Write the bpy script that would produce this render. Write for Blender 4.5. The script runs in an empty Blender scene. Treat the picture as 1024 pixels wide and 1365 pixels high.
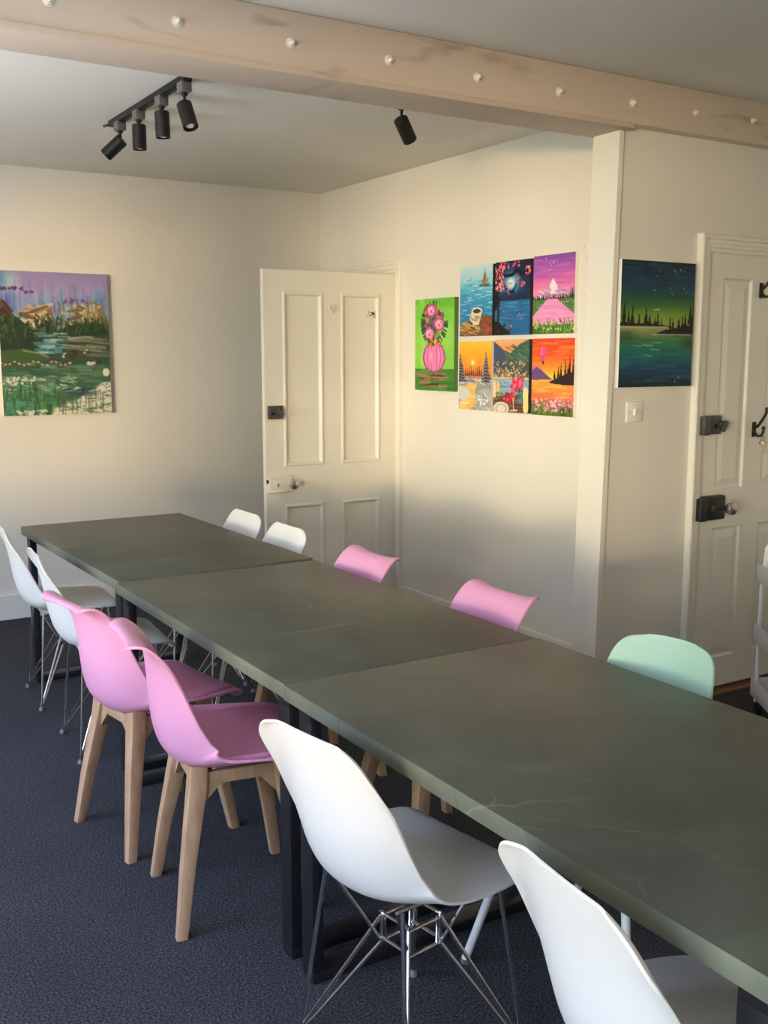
import bpy, bmesh, math, random
import numpy as np
from mathutils import Vector, Matrix

scene = bpy.context.scene
COL = scene.collection
random.seed(7)
PI = math.pi

# ------------------------------------------------------------------ helpers
def lin(c):
    return tuple(((x/255)/12.92 if x/255 <= .04045 else ((x/255+.055)/1.055)**2.4) for x in c)

def link(name, bm, mat, parent=None, smooth=True, mats=None):
    me = bpy.data.meshes.new(name)
    bm.normal_update()
    bm.to_mesh(me); bm.free()
    for m in (mats or [mat]):
        me.materials.append(m)
    if smooth:
        me.polygons.foreach_set('use_smooth', [True]*len(me.polygons))
        try: me.set_sharp_from_angle(angle=math.radians(38))
        except Exception: pass
    o = bpy.data.objects.new(name, me)
    COL.objects.link(o)
    if parent is not None: o.parent = parent
    return o

def tag(o, label=None, cat=None, group=None, kind=None):
    if label: o['label'] = label
    if cat: o['category'] = cat
    if group: o['group'] = group
    if kind: o['kind'] = kind
    return o

def empty(name, loc=(0,0,0), rz=0.0):
    o = bpy.data.objects.new(name, None)
    COL.objects.link(o)
    o.location = loc; o.rotation_euler = (0,0,rz)
    o.empty_display_size = .05
    return o

def dup(root, loc, rz, label=None, group=None):
    r = root.copy(); COL.objects.link(r); r.location = loc; r.rotation_euler = (0,0,rz)
    if label: r['label'] = label
    if group: r['group'] = group
    for ch in list(root.children):
        c = ch.copy(); COL.objects.link(c); c.parent = r
        for g in list(ch.children):
            d = g.copy(); COL.objects.link(d); d.parent = c
    return r

def box(bm, x0, x1, y0, y1, z0, z1, bev=0.0, mi=0):
    vs = [bm.verts.new(p) for p in ((x0,y0,z0),(x1,y0,z0),(x1,y1,z0),(x0,y1,z0),(x0,y0,z1),(x1,y0,z1),(x1,y1,z1),(x0,y1,z1))]
    fs = [bm.faces.new([vs[i] for i in q]) for q in ((0,3,2,1),(4,5,6,7),(0,1,5,4),(1,2,6,5),(2,3,7,6),(3,0,4,7))]
    for f in fs: f.material_index = mi
    if bev > 0:
        es = list({e for f in fs for e in f.edges})
        bmesh.ops.bevel(bm, geom=es, offset=bev, segments=2, affect='EDGES', profile=.5)
    return vs

def loft(bm, rings, cap=True, closed=True):
    """rings: list of lists of points with equal length"""
    R = [[bm.verts.new(p) for p in r] for r in rings]
    n = len(R[0])
    for a, b in zip(R[:-1], R[1:]):
        for i in range(n if closed else n-1):
            j = (i+1) % n
            bm.faces.new((a[i], a[j], b[j], b[i]))
    if cap and closed:
        bm.faces.new(list(reversed(R[0]))); bm.faces.new(R[-1])
    return R

def basis(d):
    d = Vector(d).normalized()
    a = Vector((0,0,1)) if abs(d.z) < .9 else Vector((1,0,0))
    u = d.cross(a).normalized(); v = d.cross(u).normalized()
    return d, u, v

def tube(bm, pts, r, n=10, cap=True):
    pts = [Vector(p) for p in pts]
    rs = r if isinstance(r, (list, tuple)) else [r]*len(pts)
    rings = []
    pu = None
    for i, p in enumerate(pts):
        d = (pts[min(i+1,len(pts)-1)] - pts[max(i-1,0)]).normalized()
        if pu is None:
            _, u, v = basis(d)
        else:
            u = (pu - d*pu.dot(d)).normalized(); v = d.cross(u).normalized()
        pu = u
        rings.append([p + (u*math.cos(2*PI*k/n) + v*math.sin(2*PI*k/n))*rs[i] for k in range(n)])
    loft(bm, rings, cap)

def lathe(bm, prof, origin, axis=(0,0,1), n=28, cap=True):
    """prof: list of (radius, height) along axis"""
    d, u, v = basis(axis)
    o = Vector(origin)
    rings = [[o + d*h + (u*math.cos(2*PI*k/n) + v*math.sin(2*PI*k/n))*max(r,1e-5) for k in range(n)] for r, h in prof]
    loft(bm, rings, cap)

def catmull(P, per=6):
    P = [np.array(p, float) for p in P]
    out = []
    for i in range(len(P)-1):
        p0 = P[max(i-1,0)]; p1 = P[i]; p2 = P[i+1]; p3 = P[min(i+2,len(P)-1)]
        for k in range(per):
            t = k/per
            out.append(.5*((2*p1)+(-p0+p2)*t+(2*p0-5*p1+4*p2-p3)*t*t+(-p0+3*p1-3*p2+p3)*t**3))
    out.append(P[-1])
    return out

# ------------------------------------------------------------------ materials
def mat(name, col, rough=.5, metal=0.0, spec=.5, noise=None, bump=None, coat=0.0, sheen=0.0, var=None):
    """noise=(scale, amount) colour mottling ; bump=(scale, strength, distance)"""
    m = bpy.data.materials.new(name); m.use_nodes = True
    nt = m.node_tree; N = nt.nodes; L = nt.links
    b = N['Principled BSDF']
    c = col if len(col) == 4 else (*col, 1)
    b.inputs['Base Color'].default_value = c
    b.inputs['Roughness'].default_value = rough
    b.inputs['Metallic'].default_value = metal
    b.inputs['Specular IOR Level'].default_value = spec
    b.inputs['Coat Weight'].default_value = coat
    b.inputs['Sheen Weight'].default_value = sheen
    tc = N.new('ShaderNodeTexCoord')
    if noise:
        n = N.new('ShaderNodeTexNoise'); n.inputs['Scale'].default_value = noise[0]; n.inputs['Detail'].default_value = 5
        L.new(tc.outputs['Object'], n.inputs['Vector'])
        r = N.new('ShaderNodeValToRGB')
        a = noise[1]
        r.color_ramp.elements[0].position = .3; r.color_ramp.elements[1].position = .7
        r.color_ramp.elements[0].color = tuple(x*(1-a) for x in c[:3])+(1,)
        r.color_ramp.elements[1].color = tuple(min(1,x*(1+a)) for x in c[:3])+(1,)
        L.new(n.outputs['Fac'], r.inputs['Fac']); L.new(r.outputs['Color'], b.inputs['Base Color'])
    if bump:
        n2 = N.new('ShaderNodeTexNoise'); n2.inputs['Scale'].default_value = bump[0]; n2.inputs['Detail'].default_value = 4
        L.new(tc.outputs['Object'], n2.inputs['Vector'])
        bp = N.new('ShaderNodeBump'); bp.inputs['Strength'].default_value = bump[1]; bp.inputs['Distance'].default_value = bump[2]
        L.new(n2.outputs['Fac'], bp.inputs['Height']); L.new(bp.outputs['Normal'], b.inputs['Normal'])
    return m

M = {}
M['wall']    = mat('wall_paint', (.77,.735,.68), .65, spec=.3, noise=(1.5,.02), bump=(60,.15,.004))
M['ceiling'] = mat('ceiling_paint', (.74,.72,.67), .7, spec=.25, noise=(1.0,.03), bump=(3.0,.25,.01))
M['gloss']   = mat('white_gloss_paint', (.80,.77,.70), .35, spec=.5, noise=(3,.015), bump=(25,.08,.003))
M['skirt']   = mat('skirting_paint', (.80,.79,.76), .4, spec=.5)
M['white_plastic'] = mat('white_plastic', (.80,.80,.79), .38, spec=.5)
M['pink_plastic']  = mat('pink_plastic', (.80,.37,.60), .42, spec=.45)
M['pink_pad']      = mat('pink_leatherette', (.70,.29,.50), .5, spec=.4, bump=(300,.12,.001))
M['green_plastic'] = mat('mint_plastic', (.40,.62,.51), .42, spec=.45)
M['chrome']  = mat('chrome_rod', (.78,.78,.80), .16, metal=1)
M['steel']   = mat('brushed_steel', (.55,.54,.52), .3, metal=1)
M['white_metal'] = mat('white_powder_coat', (.80,.82,.84), .4)
M['black_metal'] = mat('black_powder_coat', (.012,.013,.018), .42, spec=.5)
M['black_iron']  = mat('black_iron', (.012,.012,.013), .45, spec=.5)
M['black_lamp']  = mat('black_lamp_paint', (.010,.010,.010), .5, spec=.4)
M['track_grey']  = mat('grey_adapter_plastic', (.13,.125,.12), .45)
M['latch_grey']  = mat('grey_latch_enamel', (.085,.08,.078), .4, metal=.3)
M['brass']   = mat('key_brass', (.75,.70,.55), .3, metal=1)
M['glide']   = mat('grey_glide', (.18,.19,.20), .6)
M['canvas_edge'] = mat('raw_canvas', (.80,.78,.73), .8)
M['canvas_black'] = mat('black_painted_edge', (.015,.014,.014), .6)
M['switch']  = mat('switch_plastic', (.84,.80,.77), .35)
M['trolley'] = mat('trolley_paint', (.66,.65,.65), .42)
M['cloth']   = mat('white_tissue', (.85,.83,.80), .9, bump=(40,.4,.01))
M['lens']    = mat('lamp_glass', (.75,.75,.72), .15, spec=.8)
M['dark_gap']= mat('dark_gap', (.01,.01,.01), .9)
M['thresh']  = mat('threshold_wood', (.26,.12,.055), .55, noise=(8,.2))

def wood_mat():
    m = bpy.data.materials.new('beech_wood'); m.use_nodes = True
    nt = m.node_tree; N = nt.nodes; L = nt.links; b = N['Principled BSDF']
    tc = N.new('ShaderNodeTexCoord'); mp = N.new('ShaderNodeMapping'); mp.inputs['Scale'].default_value = (60,60,5)
    n = N.new('ShaderNodeTexNoise'); n.inputs['Scale'].default_value = 1.0; n.inputs['Detail'].default_value = 6
    r = N.new('ShaderNodeValToRGB')
    r.color_ramp.elements[0].position = .3; r.color_ramp.elements[1].position = .72
    r.color_ramp.elements[0].color = (.44,.27,.155,1); r.color_ramp.elements[1].color = (.58,.39,.25,1)
    L.new(tc.outputs['Object'], mp.inputs['Vector']); L.new(mp.outputs['Vector'], n.inputs['Vector'])
    L.new(n.outputs['Fac'], r.inputs['Fac']); L.new(r.outputs['Color'], b.inputs['Base Color'])
    b.inputs['Roughness'].default_value = .5
    return m
M['wood'] = wood_mat()

def carpet_mat():
    m = bpy.data.materials.new('loop_pile_carpet'); m.use_nodes = True
    nt = m.node_tree; N = nt.nodes; L = nt.links; b = N['Principled BSDF']
    tc = N.new('ShaderNodeTexCoord')
    n = N.new('ShaderNodeTexNoise'); n.inputs['Scale'].default_value = 165; n.inputs['Detail'].default_value = 3; n.inputs['Roughness'].default_value = .7
    r = N.new('ShaderNodeValToRGB')
    e = r.color_ramp.elements
    e[0].position = .37; e[0].color = (.020,.023,.030,1); e[1].position = .66; e[1].color = (.138,.145,.160,1)
    e2 = r.color_ramp.elements.new(.5); e2.color = (.062,.066,.078,1)
    n2 = N.new('ShaderNodeTexNoise'); n2.inputs['Scale'].default_value = 3.0; n2.inputs['Detail'].default_value = 4
    mx = N.new('ShaderNodeMixRGB'); mx.blend_type = 'MULTIPLY'; mx.inputs['Fac'].default_value = .35
    L.new(tc.outputs['Object'], n.inputs['Vector']); L.new(tc.outputs['Object'], n2.inputs['Vector'])
    L.new(n.outputs['Fac'], r.inputs['Fac']); L.new(r.outputs['Color'], mx.inputs['Color1']); L.new(n2.outputs['Fac'], mx.inputs['Color2'])
    L.new(mx.outputs['Color'], b.inputs['Base Color'])
    b.inputs['Roughness'].default_value = .95; b.inputs['Specular IOR Level'].default_value = .1
    bp = N.new('ShaderNodeBump'); bp.inputs['Strength'].default_value = .9; bp.inputs['Distance'].default_value = .006
    L.new(n.outputs['Fac'], bp.inputs['Height']); L.new(bp.outputs['Normal'], b.inputs['Normal'])
    return m
M['carpet'] = carpet_mat()

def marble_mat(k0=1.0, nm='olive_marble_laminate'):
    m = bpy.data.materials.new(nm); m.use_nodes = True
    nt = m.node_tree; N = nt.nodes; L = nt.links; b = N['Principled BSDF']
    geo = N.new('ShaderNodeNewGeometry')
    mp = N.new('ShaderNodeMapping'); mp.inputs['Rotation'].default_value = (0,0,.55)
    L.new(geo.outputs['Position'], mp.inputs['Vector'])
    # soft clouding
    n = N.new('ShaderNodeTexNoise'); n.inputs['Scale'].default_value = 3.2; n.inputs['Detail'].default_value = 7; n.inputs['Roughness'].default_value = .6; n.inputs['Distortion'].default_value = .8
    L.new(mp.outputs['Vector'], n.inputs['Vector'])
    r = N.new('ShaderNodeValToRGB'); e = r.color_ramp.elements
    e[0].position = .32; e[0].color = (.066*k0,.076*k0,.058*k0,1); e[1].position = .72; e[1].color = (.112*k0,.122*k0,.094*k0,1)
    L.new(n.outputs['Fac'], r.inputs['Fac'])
    # long veins : distorted coordinates into stretched voronoi cell edges
    n3 = N.new('ShaderNodeTexNoise'); n3.inputs['Scale'].default_value = 2.0; n3.inputs['Detail'].default_value = 6
    L.new(mp.outputs['Vector'], n3.inputs['Vector'])
    sub = N.new('ShaderNodeVectorMath'); sub.operation = 'SUBTRACT'; sub.inputs[1].default_value = (.5,.5,.5)
    sc = N.new('ShaderNodeVectorMath'); sc.operation = 'SCALE'; sc.inputs['Scale'].default_value = .26
    ad = N.new('ShaderNodeVectorMath'); ad.operation = 'ADD'
    L.new(n3.outputs['Color'], sub.inputs[0]); L.new(sub.outputs[0], sc.inputs[0]); L.new(sc.outputs[0], ad.inputs[0]); L.new(mp.outputs['Vector'], ad.inputs[1])
    col = r.outputs['Color']
    for k, (scale, stretch, w, c, f) in enumerate(((1.3,(.40,1.5,1),.006,(.27,.28,.22,1),.7),(2.2,(.45,1.5,1),.008,(.03,.036,.03,1),.55),(3.6,(.6,1.3,1),.008,(.22,.235,.18,1),.45))):
        ms = N.new('ShaderNodeMapping'); ms.inputs['Scale'].default_value = stretch; ms.inputs['Location'].default_value = (k*3.3,k*1.7,0)
        L.new(ad.outputs[0], ms.inputs['Vector'])
        v = N.new('ShaderNodeTexVoronoi'); v.feature = 'DISTANCE_TO_EDGE'; v.inputs['Scale'].default_value = scale
        L.new(ms.outputs['Vector'], v.inputs['Vector'])
        mr = N.new('ShaderNodeMapRange'); mr.inputs['From Min'].default_value = 0; mr.inputs['From Max'].default_value = w
        mr.inputs['To Min'].default_value = f; mr.inputs['To Max'].default_value = 0
        L.new(v.outputs['Distance'], mr.inputs['Value'])
        # break veins up
        nb = N.new('ShaderNodeTexNoise'); nb.inputs['Scale'].default_value = 2.3+k; nb.inputs['Detail'].default_value = 2
        L.new(mp.outputs['Vector'], nb.inputs['Vector'])
        mr2 = N.new('ShaderNodeMapRange'); mr2.inputs['From Min'].default_value = .45; mr2.inputs['From Max'].default_value = .62
        L.new(nb.outputs['Fac'], mr2.inputs['Value'])
        mu = N.new('ShaderNodeMath'); mu.operation = 'MULTIPLY'
        L.new(mr.outputs['Result'], mu.inputs[0]); L.new(mr2.outputs['Result'], mu.inputs[1])
        mx = N.new('ShaderNodeMixRGB'); mx.inputs['Color2'].default_value = c
        L.new(mu.outputs[0], mx.inputs['Fac']); L.new(col, mx.inputs['Color1']); col = mx.outputs['Color']
    L.new(col, b.inputs['Base Color'])
    b.inputs['Roughness'].default_value = .42; b.inputs['Specular IOR Level'].default_value = .4
    return m
M['marble'] = marble_mat(.86)
M['marble_sunlit_edge'] = marble_mat(1.75, 'olive_marble_sunlit_edge')  # same marble, lightened: sunlight on the table edges put into the colour

def beam_mat():
    m = mat('beam_paint', (.66,.56,.47), .55, spec=.4, bump=(14,.2,.006))
    nt = m.node_tree; N = nt.nodes; L = nt.links; b = N['Principled BSDF']
    tc = N.new('ShaderNodeTexCoord'); mp = N.new('ShaderNodeMapping'); mp.inputs['Scale'].default_value = (1.6,1,7)
    n = N.new('ShaderNodeTexNoise'); n.inputs['Scale'].default_value = 1.6; n.inputs['Detail'].default_value = 7; n.inputs['Distortion'].default_value = .6
    r = N.new('ShaderNodeValToRGB'); e = r.color_ramp.elements
    e[0].position = .30; e[0].color = (.46,.36,.29,1); e[1].position = .42; e[1].color = (.66,.555,.465,1)
    L.new(tc.outputs['Object'], mp.inputs['Vector']); L.new(mp.outputs['Vector'], n.inputs['Vector'])
    L.new(n.outputs['Fac'], r.inputs['Fac']); L.new(r.outputs['Color'], b.inputs['Base Color'])
    return m
M['beam'] = beam_mat()

def paint_mat():
    m = bpy.data.materials.new('acrylic_paint'); m.use_nodes = True
    nt = m.node_tree; N = nt.nodes; L = nt.links; b = N['Principled BSDF']
    a = N.new('ShaderNodeAttribute'); a.attribute_name = 'paint'
    L.new(a.outputs['Color'], b.inputs['Base Color'])
    b.inputs['Roughness'].default_value = .45; b.inputs['Specular IOR Level'].default_value = .35
    tc = N.new('ShaderNodeTexCoord'); n = N.new('ShaderNodeTexNoise'); n.inputs['Scale'].default_value = 220
    bp = N.new('ShaderNodeBump'); bp.inputs['Strength'].default_value = .15; bp.inputs['Distance'].default_value = .001
    L.new(tc.outputs['Object'], n.inputs['Vector']); L.new(n.outputs['Fac'], bp.inputs['Height']); L.new(bp.outputs['Normal'], b.inputs['Normal'])
    return m
M['paint'] = paint_mat()

# ------------------------------------------------------------------ the room
CEIL = 2.62
def structure(name, bm, m, parent=None):
    o = link(name, bm, m, parent, smooth=False)
    if parent is None: o['kind'] = 'structure'
    return o

XL, XR, YF, YB = -1.6, 5.6, -2.6, 6.26
bm = bmesh.new(); box(bm, XL-.2, XR+.2, YF-.2, YB+.2, -.1, 0); structure('floor', bm, M['carpet'])
bm = bmesh.new(); box(bm, XL-.2, XR+.2, YF-.2, YB+.2, CEIL, CEIL+.15); structure('ceiling', bm, M['ceiling'])
bm = bmesh.new(); box(bm, XL-.2, XR+.2, YB, YB+.15, 0, CEIL); structure('wall_back', bm, M['wall'])
bm = bmesh.new(); 
FILL_WIN = [(-1.0,.4), (1.2,2.8), (3.6,4.8)]  # unseen openings, added to let light onto the beam front and ceiling
fe = [XL-.2] + [v for w_ in FILL_WIN for v in w_] + [XR+.2]
for i in range(0, len(fe), 2): box(bm, fe[i], fe[i+1], YF-.15, YF, 0, CEIL)
for a, b_ in FILL_WIN:
    box(bm, a, b_, YF-.15, YF, 0, .72); box(bm, a, b_, YF-.15, YF, 2.34, CEIL)
structure('wall_front', bm, M['wall'])
bm = bmesh.new(); box(bm, XR, XR+.15, YF, YB, 0, CEIL); structure('wall_hallway', bm, M['wall'])

# window wall (out of the picture on the left; it lets the daylight in)
WIN = [(-2.45,-1.6), (-.95,1.18), (1.95,4.5)]
SILL, HEAD = .72, 2.16
bm = bmesh.new()
edges = [YF] + [v for w in WIN for v in w] + [YB]
for i in range(0, len(edges), 2):
    box(bm, XL-.15, XL, edges[i], edges[i+1], 0, CEIL)
for a, b_ in WIN:
    box(bm, XL-.15, XL, a, b_, 0, SILL); box(bm, XL-.15, XL, a, b_, HEAD, CEIL)
structure('wall_left', bm, M['wall'])
for i, (a, b_) in enumerate(WIN):
    bm = bmesh.new()
    box(bm, XL-.11, XL-.05, a, a+.05, SILL, HEAD); box(bm, XL-.11, XL-.05, b_-.05, b_, SILL, HEAD)
    box(bm, XL-.11, XL-.05, a, b_, SILL, SILL+.05); box(bm, XL-.11, XL-.05, a, b_, HEAD-.05, HEAD)
    box(bm, XL-.10, XL-.06, a, b_, 1.50, 1.54)
    for q in ([] if b_-a < 1.5 else [a+(b_-a)/3, a+(b_-a)*2/3]):
        box(bm, XL-.10, XL-.06, q-.02, q+.02, SILL, HEAD)
    structure('window_%d' % (i+1), bm, M['gloss'])
for i, (a, b_) in enumerate(FILL_WIN):
    bm = bmesh.new()
    box(bm, a, a+.05, YF-.11, YF-.05, .72, 2.34); box(bm, b_-.05, b_, YF-.11, YF-.05, .72, 2.34)
    box(bm, a, b_, YF-.11, YF-.05, .72, .77); box(bm, a, b_, YF-.11, YF-.05, 2.29, 2.34); box(bm, a, b_, YF-.10, YF-.06, 1.50, 1.54)
    structure('window_%d' % (i+4), bm, M['gloss'])  # frames of the added openings behind the camera

# right-hand wall of the back half, with the doorway of the open door
XW = 3.377
DY0, DY1, DZ = 5.30, 6.15, 2.045
bm = bmesh.new()
box(bm, XW, XW+.12, 3.235, DY0, 0, CEIL); box(bm, XW, XW+.12, DY1, YB, 0, CEIL); box(bm, XW, XW+.12, DY0, DY1, DZ, CEIL)
structure('wall_right', bm, M['wall'])
# patch of loose plaster beside the stub wall
bm = bmesh.new(); rr = random.Random(11)
for k in range(34):
    y = 3.655+rr.gauss(0,.012); z = rr.choice((rr.uniform(1.80,2.16), rr.uniform(1.80,1.95), rr.uniform(2.0,2.1))); q = rr.uniform(.006,.016)
    pts = [(y+q*rr.uniform(.6,1.2)*math.cos(a), z+q*rr.uniform(.8,1.6)*math.sin(a)) for a in (.2,1.1,2.0,3.2,4.1,5.3)]
    pk = rr.uniform(.002,.006)
    loft(bm, [[(XW+.001, a, b_) for a, b_ in pts], [(XW-pk, y+(a-y)*.7, z+(b_-z)*.7) for a, b_ in pts]])
bmesh.ops.recalc_face_normals(bm, faces=bm.faces)
link('loose_plaster', bm, M['gloss'], bpy.data.objects['wall_right'], smooth=False)
# stub wall with the closed door
YP = 3.11
RX0, RX1, RZ = 3.562, 4.292, 1.992
bm = bmesh.new()
def prism_wall(bm, pts, y0, y1):
    a = [bm.verts.new((x,y0,z)) for x,z in pts]; b_ = [bm.verts.new((x,y1,z)) for x,z in pts]
    n = len(pts)
    bm.faces.new(a); bm.faces.new(list(reversed(b_)))
    for i in range(n): bm.faces.new((a[i], b_[i], b_[(i+1)%n], a[(i+1)%n]))
prism_wall(bm, [(2.985,0),(RX0,0),(RX0,CEIL),(3.035,CEIL)], YP, YP+.125)
box(bm, RX1, XR, YP, YP+.125, 0, CEIL); box(bm, RX0, RX1, YP, YP+.125, RZ, CEIL)
structure('wall_partition', bm, M['wall'])
# board that faces the end of the stub wall
bm = bmesh.new()
prism_wall(bm, [(2.957,0),(2.984,0),(3.034,2.436),(3.010,2.436)], YP-.012, YP+.137)
structure('trim_1', bm, M['gloss'])

# beam across the room
beam = empty('beam', (1.5, 3.06, 2.44)); beam['kind'] = 'structure'
def P(o): return Vector(o.location)
def local(bm, o):
    bmesh.ops.translate(bm, verts=bm.verts, vec=-Vector(o.location))
    if o.rotation_euler.z:
        bmesh.ops.rotate(bm, verts=bm.verts, cent=(0,0,0), matrix=Matrix.Rotation(-o.rotation_euler.z, 3, 'Z'))
bm = bmesh.new(); box(bm, XL, XR, 3.056, 3.255, 2.447, CEIL, .006); local(bm, beam)
tag(link('beam_timber', bm, M['beam'], beam))
bm = bmesh.new(); box(bm, XL, 3.035, 3.046, 3.262, 2.428, 2.449, .002); local(bm, beam)
link('flange_plate', bm, M['beam'], beam)
for i, (x, z) in enumerate(((.428,2.521),(.803,2.521),(1.176,2.526),(1.55,2.522),(1.913,2.522),(2.279,2.517),(2.656,2.517),(3.031,2.523),(3.38,2.529),(3.732,2.538))):
    k = 1.0 if i < 8 else .72
    bm = bmesh.new()
    lathe(bm, [(.017*k,0),(.017*k,.003),(.0125*k,.004)], (x,3.057,z), (0,-1,0), 18)
    lathe(bm, [(.0115*k,.003),(.0115*k,.011),(.010*k,.012)], (x,3.057,z), (0,-1,0), 6)
    lathe(bm, [(.0065*k,.011),(.0062*k,.019),(.004*k,.021)], (x,3.057,z), (0,-1,0), 12)
    local(bm, beam); link('bolt', bm, M['gloss'], beam)

# skirting
def skirting(name, x0, x1, y0, y1, h, top_cham):
    bm = bmesh.new(); box(bm, x0, x1, y0, y1, 0, h, .004); return structure(name, bm, M['skirt'])
skirting('baseboard_back', XL, XW, YB-.02, YB, .15, 1)
skirting('baseboard_right', XW-.018, XW, 3.24, DY0-.06, .15, 1)
skirting('baseboard_partition', 2.99, RX0-.07, YP-.014, YP, .15, 1)

# ------------------------------------------------------------------ doors
def panel_door(bm, w, h, t, panels, recess=.010, mould=.028, raised=True):
    """front face at y=0 facing -y, x 0..w, z 0..h; panels = rects; back at y=t"""
    xs = sorted({0, w} | {v for p in panels for v in (p[0], p[1])})
    zs = sorted({0, h} | {v for p in panels for v in (p[2], p[3])})
    V = {}
    def vv(x, y, z):
        k = (round(x,5), round(y,5), round(z,5))
        if k not in V: V[k] = bm.verts.new(k)
        return V[k]
    def quad(a, b_, c, d): bm.faces.new((vv(*a), vv(*b_), vv(*c), vv(*d)))
    for side in (0, 1):
        y = 0 if side == 0 else t
        s = 1 if side == 0 else -1
        for i in range(len(xs)-1):
            for j in range(len(zs)-1):
                x0, x1, z0, z1 = xs[i], xs[i+1], zs[j], zs[j+1]
                inside = any(p[0] <= x0 and x1 <= p[1] and p[2] <= z0 and z1 <= p[3] for p in panels)
                if not inside:
                    q = [(x0,y,z0),(x1,y,z0),(x1,y,z1),(x0,y,z1)]
                    if side: q.reverse()
                    quad(*q)
        for p in panels:
            prev = None
            if raised:
                lv = [(0,0),(.004,.004),(.008,.011),(.014,.012),(mould,.010),(mould+.022,.004)]
            else:   # planted bead that stands proud, then a flat recessed panel
                lv = [(0,0),(.001,-.005),(.007,-.008),(.014,-.007),(.019,-.001),(.022,.011),(.025,recess+.002)]
            for (d, dep) in lv:
                yy = y + s*dep
                r = [(p[0]+d,yy,p[2]+d),(p[1]-d,yy,p[2]+d),(p[1]-d,yy,p[3]-d),(p[0]+d,yy,p[3]-d)]
                if prev:
                    for k in range(4):
                        q = [prev[k], prev[(k+1)%4], r[(k+1)%4], r[k]]
                        if side: q.reverse()
                        quad(*q)
                prev = r
            if side: prev = list(reversed(prev))
            quad(*prev)
    for i in range(len(xs)-1):
        quad((xs[i],0,0),(xs[i],t,0),(xs[i+1],t,0),(xs[i+1],0,0)); quad((xs[i],0,h),(xs[i+1],0,h),(xs[i+1],t,h),(xs[i],t,h))
    for j in range(len(zs)-1):
        quad((0,0,zs[j]),(0,0,zs[j+1]),(0,t,zs[j+1]),(0,t,zs[j])); quad((w,0,zs[j]),(w,t,zs[j]),(w,t,zs[j+1]),(w,0,zs[j+1]))

def architrave(bm, pts, prof):
    """prof: list of (offset outwards in plane, projection). pts: three-sided path of 4 (u,z) corners"""
    rings = []
    for off, pj in prof:
        rings.append((off, pj))
    return rings

# open door (hinged on the right-hand wall, swung square into the room)
d1 = empty('door_1', (2.497, 5.302, .012)); d1['kind'] = 'structure'
bm = bmesh.new()
panel_door(bm, .868, 2.018, .036, [(.116,.372,.912,1.900),(.492,.756,.912,1.900),(.116,.372,.17,.690),(.492,.756,.17,.690)], raised=False)
link('door_leaf', bm, M['gloss'], d1, smooth=False)
# hinges
for z in (.28, 1.62):
    bm = bmesh.new(); lathe(bm, [(.007,0),(.007,.09)], (.872,-.004,z), (0,0,1), 10); link('hinge', bm, M['gloss'], d1)
# rim latch dark
bm = bmesh.new(); box(bm, .012,.098,-.026,0,1.186,1.262,.004)
lt = link('rim_latch', bm, M['latch_grey'], d1)
bm = bmesh.new(); lathe(bm, [(.017,0),(.017,.010),(.012,.013)], (.070,-.026,1.226), (0,-1,0), 20)
vs0 = len(bm.verts); box(bm, .060,.080,-.054,-.036,1.203,1.252,.004)
bmesh.ops.rotate(bm, verts=bm.verts[:] if False else [v for v in bm.verts if v.co.y < -.0355], cent=(.070,-.04,1.227), matrix=Matrix.Rotation(-.6,3,'Y'))
link('turn_knob', bm, M['latch_grey'], lt)
bm = bmesh.new(); lathe(bm, [(.009,0),(.009,.002)], (.036,-.026,1.218), (0,-1,0), 16); link('keyhole', bm, M['dark_gap'], lt)
# old white-painted rim lock with steel knob
bm = bmesh.new(); box(bm, .006,.158,-.020,0,.764,.862,.008); box(bm, .016,.13,-.024,-.016,.848,.858,.002); box(bm, .016,.13,-.024,-.016,.768,.778,.002)
rl = link('rim_lock', bm, M['gloss'], d1)
bm = bmesh.new(); lathe(bm, [(.010,0),(.010,.022),(.024,.028),(.029,.040),(.024,.054),(.010,.060),(.001,.061)], (.148,-.020,.812), (0,-1,0), 24); link('door_knob', bm, M['steel'], rl)
bm = bmesh.new(); lathe(bm, [(.012,0),(.012,.004),(.009,.005)], (.062,-.020,.812), (0,-1,0), 20); link('keyhole_cover', bm, M['switch'], rl)
bm = bmesh.new(); box(bm, .0595,.0645,-.0265,-.024,.800,.822); link('key_slot', bm, M['dark_gap'], rl)
bm = bmesh.new(); box(bm, -.001,.008,-.016,-.004,.822,.842); link('latch_bolt', bm, M['dark_gap'], rl)
# small heart-shaped hook
bm = bmesh.new()
hp = []
for k in range(25):
    t = 2*PI*k/24
    hp.append((.430+(.019*(math.sin(t)**3)), -.008, 1.812+.0016*(13*math.cos(t)-5*math.cos(2*t)-2*math.cos(3*t)-math.cos(4*t))))
tube(bm, hp, .0042, 8); tube(bm, [(.430,0,1.815),(.430,-.010,1.812),(.430,-.018,1.800),(.430,-.024,1.806)], .0035, 8)
link('heart_hook', bm, M['gloss'], d1)
# chipped paint marks on the upper panel
bm = bmesh.new()
rr = random.Random(3)
for k in range(26):
    x = .66+rr.random()*.085; z = 1.782+rr.gauss(0,.010); s = .002+rr.random()*.005
    vs = [bm.verts.new((x+s*math.cos(a)*1.4, .0096, z+s*math.sin(a)*.8)) for a in (0,1.2,2.3,3.5,4.9)]
    bm.faces.new(list(reversed(vs)))
link('chipped_paint', bm, mat('chip_grey', (.40,.36,.32), .8), d1, smooth=False)

# frame of the open door
def frame_boxes(bm, axis, a0, a1, top, face, depth, w, wall_t):
    pass
bm = bmesh.new()
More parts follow.
